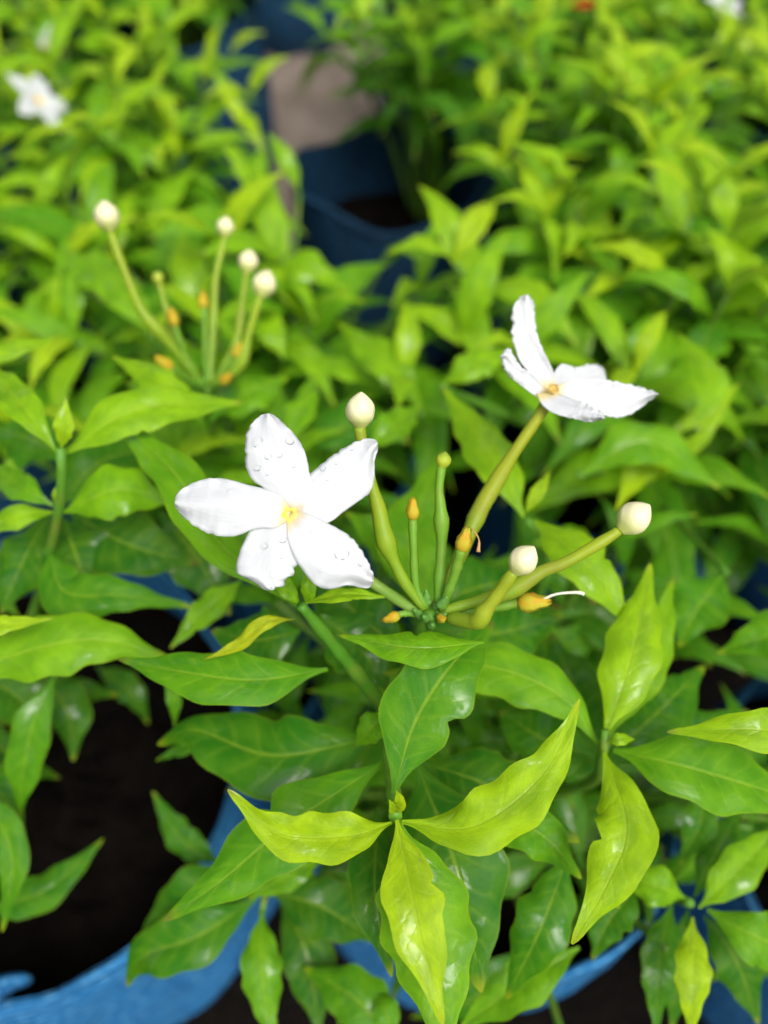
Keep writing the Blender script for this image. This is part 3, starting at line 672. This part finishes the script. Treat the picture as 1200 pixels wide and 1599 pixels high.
stem(hero, [soil, PZ(850, 900, .30), PZ(822, 812, .335)], [.003, .002, .0012])

# its leaves, shoot by shoot
z = zN1
leaf(hero, z, [(615, 1240, 0), (648, 1130, .008), (705, 1040, .013), (772, 972, .006)], 130, .42, fold=8, ruf=.04, curl=.1, twist=0)
leaf(hero, z, [(612, 1285, 0), (545, 1305, .005), (440, 1300, .009), (356, 1233, .016)], 88, .98, roll=14, fold=36, ruf=.22, twist=25)
leaf(hero, z, [(628, 1284, 0), (740, 1290, .006), (850, 1205, .012), (906, 1092, .016)], 104, .95, roll=-10, fold=28, ruf=.22, twist=-25)
leaf(hero, z, [(620, 1280, .002), (650, 1430, .006), (692, 1602, -.002)], 98, .97, fold=12, ruf=.03, curl=.1, twist=0)
leaf(hero, z - .008, [(622, 1282, .006), (668, 1450, .0), (702, 1670, -.008)], 152, .66, fold=8, ruf=.03, twist=0)
leaf(hero, z - .022, [(650, 1190, 0), (718, 1370, 0), (752, 1550, -.012)], 165, .24, fold=8, twist=0)
leaf(hero, z - .034, [(590, 1260), (586, 1400), (612, 1525)], 88, .20)
leaf(hero, z, [(618, 1270, .0), (624, 1252, .008), (619, 1234, .013)], 24, 1.05, n=10)
leaf(hero, z, [(616, 1272, .0), (612, 1258, .007), (608, 1248, .010)], 16, 1.0, n=10)
z2 = .350
leaf(hero, z2, [(600, 1190, 0), (450, 1290, .003), (340, 1380, -.003), (254, 1438, -.008)], 118, .50, fold=10, ruf=.05)
leaf(hero, z2 - .012, [(590, 1150, 0), (430, 1180, .003), (305, 1140, -.003), (246, 1162, -.014)], 128, .30, fold=10, ruf=.06, prof=.9)
leaf(hero, .366, [(512, 1045, 0), (400, 1062, .005), (290, 1050, .004), (184, 1028, -.002)], 92, .48, fold=14, ruf=.05)
leaf(hero, z2 - .014, [(655, 1190, 0), (765, 1228, .003), (905, 1315, -.010)], 125, .22, fold=8)
leaf(hero, z2 - .008, [(735, 1265, 0), (840, 1300, .004), (908, 1372, -.006)], 84, .50, fold=16)
leaf(hero, .315, [(890, 1330, .006), (845, 1450, .004), (790, 1560, -.012)], 92, .30, fold=14)
leaf(hero, .29, [(905, 1480, .004), (800, 1545, .003), (715, 1610, -.006)], 80, .62)
leaf(hero, .352, [(606, 1112, 0), (582, 1135, .002), (555, 1165, -.004)], 52, .62, n=14)
leaf(hero, .385, [(756, 1003, 0), (650, 1012, .001), (530, 992, -.003)], 66, .60, roll=-20, fold=14, ruf=.04)
leaf(hero, .386, [(474, 942, 0), (540, 928, .002), (610, 933, .0)], 30, .85, roll=20, fold=24)
leaf(hero, .386, [(470, 945, 0), (445, 915, .004), (425, 880, .004)], 30, .75, n=14)
leaf(hero, .384, [(478, 948, 0), (482, 915, .005), (480, 880, .006)], 26, .75, n=14)
leaf(hero, .378, [(470, 950, 0), (345, 850, .004), (270, 735, .004), (152, 632, -.004)], 82, .62, fold=16, ruf=.05)
leaf(hero, .376, [(460, 967, 0), (415, 972, .004), (370, 1008, 0), (318, 1030, -.004)], 28, 1.08, ruf=.25, fold=30)
leaf(hero, .352, [(470, 985, 0), (400, 1000, -.004), (330, 985, -.008)], 110, .26)
leaf(hero, .355, [(500, 960, 0), (560, 1010, -.004), (610, 1080, -.010)], 110, .26)
leaf(hero, .35, [(640, 1030, 0), (560, 960, .002), (480, 890, -.008)], 110, .22)
leaf(hero, .35, [(690, 960, -.004), (640, 850, .0), (690, 705, -.002)], 100, .56, fold=10)
leaf(hero, .345, [(700, 900, -.004), (630, 845, .0), (540, 800, -.008)], 100, .55, fold=10)
leaf(hero, .34, [(575, 700, 0), (610, 670, .003), (655, 632, -.002)], 62, .70)
leaf(hero, .34, [(660, 960, 0), (740, 920, .0), (850, 900, -.01)], 110, .26)
leaf(hero, .34, [(670, 980, 0), (770, 990, .0), (880, 960, -.01)], 110, .26)
leaf(hero, .36, [(818, 808, 0), (780, 730, .006), (692, 604, .004)], 80, .80, fold=14, ruf=.04)
leaf(hero, .36, [(820, 802, 0), (838, 772, .004), (860, 736, .004)], 24, .92, n=14)
leaf(hero, .36, [(835, 812, 0), (915, 880, .006), (992, 985, -.004)], 88, .82, fold=16, ruf=.04)
# right-hand shoot
z = zN3
leaf(hero, z, [(944, 1150, .004), (985, 1030, .010), (1016, 880, .010)], 92, .86, fold=16, ruf=.05, twist=0)
leaf(hero, z - .012, [(950, 1150, .004), (1020, 1020, .006), (1052, 900, .004)], 66, .72)
leaf(hero, z, [(936, 1162, 0), (872, 1085, .006), (750, 1040, .006), (598, 1052, -.004)], 92, .62, fold=14, ruf=.05)
leaf(hero, z, [(958, 1172, 0), (1080, 1200, .006), (1285, 1262, -.004)], 118, .58, fold=12, ruf=.04)
leaf(hero, z + .002, [(944, 1175, .002), (978, 1290, .008), (946, 1385, .006), (893, 1474, .000)], 102, .92, fold=16, ruf=.20, twist=18)
leaf(hero, z + .006, [(948, 1160, 0), (968, 1154, .003), (992, 1154, .0)], 22, .88, n=12)
leaf(hero, z - .02, [(930, 1180, 0), (860, 1160, 0), (780, 1110, -.008)], 120, .24)
leaf(hero, z - .02, [(950, 1180, 0), (1020, 1120, 0), (1100, 1040, -.008)], 110, .30)
leaf(hero, z - .03, [(940, 1190, 0), (900, 1080, 0), (860, 990, -.008)], 110, .22)
leaf(hero, z - .03, [(960, 1190, 0), (1060, 1170, 0), (1170, 1110, -.012)], 110, .28)
leaf(hero, .312, [(940, 1370, 0), (955, 1395, .002), (967, 1418, -.002)], 32, .95, n=12)
leaf(hero, .30, [(1000, 1380, 0), (950, 1440, .0), (925, 1500, -.006)], 70, .22)
# low right shoot
z = zN4
leaf(hero, z, [(1070, 1402, 0), (1020, 1382, .004), (958, 1368, -.002)], 66, .72, roll=10)
leaf(hero, z, [(1092, 1418, 0), (1150, 1362, .006), (1222, 1285, .004)], 66, .76)
leaf(hero, z + .004, [(1082, 1432, 0), (1084, 1520, .003), (1078, 1625, -.006)], 58, .98, twist=0, fold=10)
leaf(hero, z, [(1105, 1420, 0), (1185, 1465, .004), (1290, 1510, -.006)], 84, .60, fold=8)
leaf(hero, z - .012, [(1050, 1410, 0), (1030, 1500, 0), (1024, 1620, -.010)], 58, .36)
leaf(hero, z - .02, [(1075, 1420, 0), (1060, 1510, 0), (1050, 1610, -.010)], 64, .22)
leaf(hero, z - .02, [(1100, 1430, 0), (1150, 1500, 0), (1185, 1600, -.010)], 80, .20)
leaf(hero, .30, [(1105, 1225, 0), (1092, 1290, 0), (1062, 1350, -.008)], 56, .24)
leaf(hero, z - .01, [(1085, 1400, 0), (1120, 1330, 0), (1160, 1260, -.008)], 60, .24)
# low left shoot
z = zN5
leaf(hero, z, [(402, 1402, 0), (310, 1462, .004), (225, 1492, -.002), (198, 1540, -.016)], 92, .32, fold=20, ruf=.05)
leaf(hero, z - .006, [(405, 1395, 0), (310, 1400, .002), (205, 1490, -.010)], 100, .25)
leaf(hero, z, [(410, 1422, 0), (408, 1510, .003), (428, 1640, -.006)], 66, .58, fold=12, twist=0)
leaf(hero, z, [(425, 1395, 0), (500, 1415, .002), (590, 1470, -.010)], 100, .14)
leaf(hero, z + .012, [(505, 1340, 0), (450, 1368, .003), (388, 1404, -.002)], 46, .62)
leaf(hero, z - .012, [(625, 1640, 0), (555, 1560, .003), (476, 1512, -.004)], 92, .42, fold=8)
leaf(hero, z - .008, [(618, 1620, 0), (600, 1575, .002), (582, 1545, -.003)], 46, .5, n=14)
leaf(hero, z - .02, [(440, 1410, 0), (480, 1490, 0), (500, 1620, -.010)], 90, .12)
leaf(hero, .262, [(345, 1350, 0), (285, 1310, .006), (238, 1236, .010)], 50, .30, roll=15)
leaf(hero, .31, [(350, 1130, 0), (300, 1160, 0), (244, 1188, -.006)], 34, .28)
leaf(hero, .325, [(262, 1040, 0), (272, 1090, -.004), (273, 1136, -.012)], 26, .5)
# withered scraps caught between the stems
for px, py, zz0, a in ((880, 865, .29, 50), (912, 992, .27, 46), (868, 955, .25, 40), (925, 945, .26, 30)):
    leaf(hero, zz0, [(px - a / 2, py - 6, 0), (px, py, .004), (px + a / 2, py + 12, 0)], 26, .5, n=10, mat=M_DRY)

# generated understorey of the same shrub: older leaves low in the bag
rnd = random.Random(71)
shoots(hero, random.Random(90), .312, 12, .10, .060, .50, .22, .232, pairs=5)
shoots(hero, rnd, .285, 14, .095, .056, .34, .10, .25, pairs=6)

# ------------------------------------------------------------------ shrub in the bright blue bag, left
ax_, ay_ = BAGS[0][:2]; A_O = np.array([ax_, ay_, .17])
shA = (thing('leafy_shrub', 'leafy shrub without flowers rooted in the bright blue bag with open soil', 'shrub', tuple(A_O)), A_O)
zA = z_of(92, 800, .215); nA = PZ(92, 800, zA)
stem(shA, [A_O + np.array([-.035, .0, -.03]), PZ(40, 1000, .29), nA, PZ(95, 700, zA + .020)], [.0036, .0026, .0018, .0012])
stem(shA, [A_O + np.array([-.035, .0, -.03]), PZ(-60, 1120, .30), PZ(-70, 1060, .345)], [.0036, .0026, .0018])
stem(shA, [A_O + np.array([-.035, .0, -.03]), PZ(-60, 1350, .24), PZ(-30, 1300, .27)], [.003, .0022, .0015])
leaf(shA, .352, [(-70, 1055, 0), (60, 1012, .004), (165, 1000, .003), (268, 1030, -.006)], 104, .70, fold=14, ruf=.06)
leaf(shA, .366, [(-70, 990, 0), (0, 976, .003), (82, 966, 0)], 34, .95)
leaf(shA, .345, [(78, 866, .004), (104, 925, .003), (195, 930, .003), (302, 948, -.006)], 84, .40, fold=22, ruf=.06, roll=-8, prof=.7)
leaf(shA, .335, [(378, 905, 0), (320, 955, 0), (266, 1013, -.002)], 50, .72)
z = zA
leaf(shA, z + .016, [(95, 712, 0), (215, 640, .006), (382, 628, -.004)], 84, .80, fold=20, ruf=.05)
leaf(shA, z + .004, [(320, 640, 0), (250, 595, .004), (176, 556, 0)], 50, .82)
leaf(shA, z, [(100, 800, 0), (185, 765, .006), (285, 785, -.004)], 92, .68, fold=16)
leaf(shA, z, [(85, 800, 0), (30, 806, .004), (-50, 838, -.002)], 44, .82)
leaf(shA, z, [(90, 797, 0), (91, 775, .005), (93, 748, .008)], 22, .85, n=12)
leaf(shA, z + .02, [(96, 700, 0), (99, 665, .006), (104, 620, .010)], 34, .90, n=14)
leaf(shA, z + .018, [(88, 705, 0), (40, 640, .006), (-20, 565, 0)], 60, .80)
leaf(shA, z, [(84, 790, 0), (40, 765, .003), (-20, 720, -.004)], 50, .60)
leaf(shA, z + .012, [(-60, 572, 0), (20, 545, .004), (94, 526, 0)], 36, .82)
leaf(shA, z - .02, [(110, 800, 0), (200, 850, 0), (310, 880, -.010)], 120, .16)
leaf(shA, z - .02, [(100, 810, 0), (120, 870, 0), (150, 960, -.010)], 120, .14)
leaf(shA, z - .02, [(90, 790, 0), (160, 720, 0), (250, 700, -.010)], 120, .30)
leaf(shA, z - .02, [(80, 800, 0), (40, 870, 0), (0, 960, -.010)], 100, .20)
leaf(shA, z - .01, [(95, 720, 0), (60, 690, 0), (-10, 670, -.006)], 100, .34)
leaf(shA, z - .03, [(250, 800, 0), (300, 860, 0), (360, 960, -.010)], 110, .14)
leaf(shA, .315, [(88, 1050, .006), (52, 1130, .002), (36, 1210, -.008), (30, 1278, -.022)], 66, .46, fold=16)
leaf(shA, .295, [(60, 1050, .004), (105, 1110, 0), (115, 1188, -.012)], 74, .14, fold=8)
leaf(shA, .30, [(-20, 1060, .004), (30, 1090, 0), (80, 1150, -.012)], 90, .18)
leaf(shA, .30, [(-40, 1220, .004), (18, 1330, 0), (4, 1455, -.014)], 60, .42)
leaf(shA, .265, [(-30, 1425, 0), (75, 1388, .004), (162, 1310, .002)], 62, .34, fold=14)
leaf(shA, .29, [(-60, 1180, 0), (0, 1240, 0), (40, 1310, -.01)], 70, .22)
leaf(shA, .285, [(10, 1060, 0), (90, 1075, .002), (185, 1085, -.012)], 70, .16)
leaf(shA, .262, [(150, 1040, 0), (205, 1080, 0), (232, 1130, -.012)], 46, .14)
leaf(shA, .275, [(-40, 1130, 0), (30, 1190, 0), (95, 1215, -.012)], 60, .14)
rnd = random.Random(72)
shoots(shA, rnd, .29, 10, .08, .055, .36, .10, .25, pairs=5, lean=(-.06, .0), root_at=(-.045, .0))

# ------------------------------------------------------------------ shrub in the shaded bag, right
G_O = np.array([BAGS[2][0], BAGS[2][1], .17])
shG = (thing('leafy_shrub', 'lime tipped leafy shrub rooted in the shaded dark blue bag', 'shrub', tuple(G_O)), G_O)
rnd = random.Random(73)
leaf(shG, .372, [(1330, 1165, 0), (1190, 1140, .005), (1042, 1143, -.002)], 74, .86, fold=16)
stem(shG, [G_O, PZ(1330, 1165, .372)], [.0035, .0028, .0014])
leaf(shG, .335, [(1300, 1010, 0), (1220, 990, .004), (1120, 1020, -.006)], 90, .5)
shoots(shG, rnd, .305, 13, .10, .056, .66, .22, .235, pairs=6)

# ------------------------------------------------------------------ shrub under the side-on flower (row behind, right)
C_O = np.array([BAGS[3][0], BAGS[3][1], .17])
shC = (thing('leafy_shrub', 'leafy shrub growing behind and below the flower seen from the side', 'shrub', tuple(C_O)), C_O)
rnd = random.Random(74)
leaf(shC, .330, [(905, 742, 0), (1010, 690, .006), (1125, 762, -.006)], 86, .62, fold=18)
leaf(shC, .325, [(1130, 900, 0), (1090, 950, .002), (1060, 1010, -.006)], 100, .45)
leaf(shC, .33, [(1090, 660, 0), (1110, 590, .005), (1060, 520, .0)], 60, .78)
leaf(shC, .33, [(690, 600, 0), (740, 570, .005), (800, 545, 0)], 60, .75)
stem(shC, [C_O, PZ(905, 742, .330)], [.003, .0022, .0014]); stem(shC, [C_O, PZ(1090, 670, .33)], [.003, .0022, .0014]); stem(shC, [C_O, PZ(1135, 895, .325)], [.002, .0014, .0010]); stem(shC, [C_O, PZ(688, 604, .33)], [.003, .0022, .0014])
shoots(shC, rnd, .33, 20, .125, .074, .90, .28, .235, pairs=6)

shoots(shC, random.Random(81), .285, 9, .085, .066, .55, .2, .235, pairs=5, lean=(0, -.055))
# ------------------------------------------------------------------ shrub with the cluster of pale buds (row behind, left)
D_O = np.array([BAGS[4][0], BAGS[4][1], .17])
shD = (thing('budding_shrub', 'shrub with a cluster of pale unopened buds on long stalks', 'shrub', tuple(D_O)), D_O)
hubD = hz(325, 605, .262)
stem(shD, [D_O, PZ(350, 700, .29), PZ(*hubD)], [0.00294, 0.00218, 0.00151])
bud(shD, hz(167, 337, .240), 19, [hz(172, 360, .241), hz(190, 410, .243), hz(222, 485, .247), hz(260, 530, .252), hz(315, 600, .262)], [0.00126, 0.00126, 0.00143, 0.00218, 0.00143, 0.00118], (.22, .31, .012))
bud(shD, hz(352, 354, .262), 13, [hz(350, 375, .262), hz(338, 430, .262), hz(335, 470, .262), hz(328, 600, .263)], [0.00109, 0.00118, 0.00168, 0.00118], (.22, .32, .02))
bud(shD, hz(388, 408, .256), 15, [hz(385, 428, .256), hz(378, 480, .258), hz(368, 540, .26), hz(335, 600, .263)], [0.00109, 0.00126, 0.00168, 0.00118], (.22, .32, .02))
bud(shD, hz(413, 443, .250), 18, [hz(405, 468, .250), hz(388, 525, .254), hz(375, 570, .257), hz(335, 605, .262)], [0.00126, 0.00134, 0.00202, 0.00118], (.24, .34, .02))
bud(shD, hz(247, 433, .255), 9, [hz(250, 446, .255), hz(262, 490, .257), hz(275, 530, .259), hz(318, 602, .262)], [0.00084, 0.00118, 0.00151, 0.00101], (.22, .32, .02), 1.1, (.36, .42, .04))
for hd, hr, path in (((271, 497, .252), 9, [(276, 515, .253), (298, 575, .258), (318, 602, .262)]), ((318, 470, .258), 9, [(319, 490, .258), (322, 600, .262)]),
                     ((258, 568, .25), 10, [(275, 580, .252), (315, 604, .262)]), ((353, 592, .25), 9, [(345, 600, .253), (330, 608, .262)]), ((372, 548, .255), 8, [(365, 565, .256), (335, 605, .262)])):
    calyx(shD, hz(*hd), hr, [hz(*q) for q in path], [0.00101, 0.00092, 0.00084])
leaf(shD, .315, [(215, 470, 0), (170, 440, .004), (100, 390, -.004)], 80, .72)
leaf(shD, .32, [(235, 520, 0), (200, 470, .004), (135, 395, 0)], 66, .74)
leaf(shD, .33, [(440, 700, 0), (470, 640, .004), (490, 585, 0)], 50, .68)
leaf(shD, .30, [(420, 420, .0), (480, 415, .008), (545, 455, -.004)], 62, .78)
leaf(shD, .305, [(445, 560, 0), (420, 510, .006), (400, 480, 0)], 50, .8)
leaf(shD, .305, [(660, 640, 0), (600, 560, .006), (530, 505, -.002)], 70, .74)
leaf(shD, .30, [(480, 700, 0), (560, 660, .004), (640, 690, -.006)], 90, .3)
leaf(shD, .335, [(320, 640, 0), (270, 610, .006), (200, 600, 0)], 80, .5)
leaf(shD, .335, [(330, 650, 0), (390, 610, .006), (450, 590, 0)], 76, .6)
leaf(shD, .338, [(330, 660, 0), (345, 620, .004), (350, 560, -.002)], 60, .42)
leaf(shD, .338, [(315, 660, 0), (300, 625, .004), (280, 570, -.002)], 56, .55)
rnd = random.Random(75)
stem(shD, [D_O, PZ(450, 700, .28), PZ(480, 610, .30)], [.003, .0022, .0014]); stem(shD, [D_O, PZ(660, 645, .305)], [.003, .0022, .0014])
stem(shD, [D_O, PZ(230, 520, .315)], [.003, .0022, .0014])
shoots(shD, rnd, .315, 18, .12, .074, .86, .22, .262, pairs=6)

shoots(shD, random.Random(82), .28, 9, .085, .066, .45, .15, .262, pairs=5, lean=(0, -.055))
# ------------------------------------------------------------------ shrub of the open-mouthed dark bag, by the path
H_O = np.array([BAGS[5][0], BAGS[5][1], .17])
shH = (thing('leafy_shrub', 'shrub leaning back out of the open mouthed shade-tinted blue bag by the path', 'shrub', tuple(H_O)), H_O)
shoots(shH, random.Random(76), .325, 11, .09, .078, .86, .30, .3, pairs=5, lean=(.025, .055), root_at=(.034, .03))

# ------------------------------------------------------------------ the rows behind
rl = 'low bushy green shrub in the blurred rows behind the flowers'
RLAB = {8: 'shrub with a blurred open white flower, bordering the bare earth path', 12: 'shrub bordering the bare path directly behind the one with the blurred open flower', 10: 'shrub whose leaves crowd over one side of the open mouthed shade-tinted blue bag', 9: 'shrub with a small blurred white flower turned edge on', 14: 'distant shrub with a tiny white flower beyond the side seen flower'}
for i, (x, y, r, lb, gp) in enumerate(BAGS[6:]):
    O = np.array([x, y, .17]); pl = (thing('row_shrub', RLAB.get(i + 6, rl), 'shrub', tuple(O), 'shrubs in the rows behind'), O)
    rnd = random.Random(100 + i)
    far = y > .6
    shoots(pl, rnd, rnd.uniform(.295, .325) if not far else rnd.uniform(.285, .31), 20 if not far else 18, .125, .068 if not far else .060, rnd.uniform(.90, 1.02), rnd.uniform(.30, .46), .27, pairs=6)
    BAGS[6 + i] = (x, y, r, lb, gp, pl)

# white flowers on shrubs of the rows behind
def far_flower(pl, px, py, d, tilt, size, seed):
    rnd = random.Random(seed); c = PD(px, py, d); root, org = pl
    fo = bpy.data.objects.new('flower', None); COL.objects.link(fo); fo.parent = root; fo.location = tuple(c - org); fo.empty_display_size = .01
    n = nrm(np.array(tilt, float)); a = nrm(np.cross(n, [0.2, .9, .1])); b = np.cross(n, a)
    for k in range(5):
        th = 2 * math.pi * k / 5 + rnd.uniform(-.1, .1); e = math.cos(th) * a + math.sin(th) * b; s = np.cross(n, e); V, U = [], []
        for i in range(8):
            t = i / 7; hwid = size * .30 * math.sin(math.pi * min(1, .12 + t * .86)) ** .8
            for j in range(5):
                q = -1 + j / 2; V.append(c + e * size * (.05 + .95 * t) + s * (q * hwid + .12 * size * t * t) + n * (.12 * size * math.sin(t * 3) + rnd.uniform(-.02, .02) * size * abs(q))); U.append((t, (q + 1) / 2))
        part_world('petal', V, grid_faces(8, 5), M_PETAL, fo, c, c, U)
    V, F, U, _ = tube([c, c - n * .015, c * .6 + np.array([org[0], org[1], .25]) * .4], [.0012, .0014, .0014], 12, 6); part_world('tube', V, F, M_STALK, fo, c, c, U, (.2, .3, .05))
    V = [c + n * .0006] + [c + .0022 * (math.cos(t) * a + math.sin(t) * b) + n * .0012 for t in np.linspace(0, 2 * math.pi, 11)[:-1]]
    part_world('throat', V, [(0, 1 + j, 1 + (j + 1) % 10) for j in range(10)], M_THROAT, fo, c, c)
def pl_of(i): return BAGS[i][5]
far_flower(pl_of(8), 60, 158, .47, (.55, -.1, .5), .0195, 3)
far_flower(pl_of(9), 72, 72, .54, (-.6, -.3, .5), .015, 4)
far_flower(pl_of(14), 1132, 8, .60, (.2, -.2, .9), .018, 5)
# small red blossom far back
rp = PD(905, 14, .53); red = thing('red_blossom', 'small red blossom among the dark leaves far behind', 'flower', (rp[0], rp[1], 0)); ro = np.array([rp[0], rp[1], 0])
for k in range(6):
    th = k * 1.05; e = np.array([math.cos(th), math.sin(th), .5]); s = np.array([-math.sin(th), math.cos(th), 0]); V, U = [], []
    for i in range(6):
        t = i / 5
        for j in range(5):
            q = -1 + j / 2; V.append(rp + e * .010 * t + s * q * .0045 * math.sin(math.pi * (.1 + .85 * t))); U.append((t, j / 4))
    part_world('petal', V, grid_faces(6, 5), M_RED, red, rp, ro, U)
V, F, U, _ = tube([ro, (ro + rp) / 2 + np.array([.004, .003, 0]), rp], [.002, .0016, .0012], 12, 6); part_world('stem', V, F, M_STALK, red, ro, ro, U, (.08, .18, .02))
print('objects', len(bpy.data.objects))
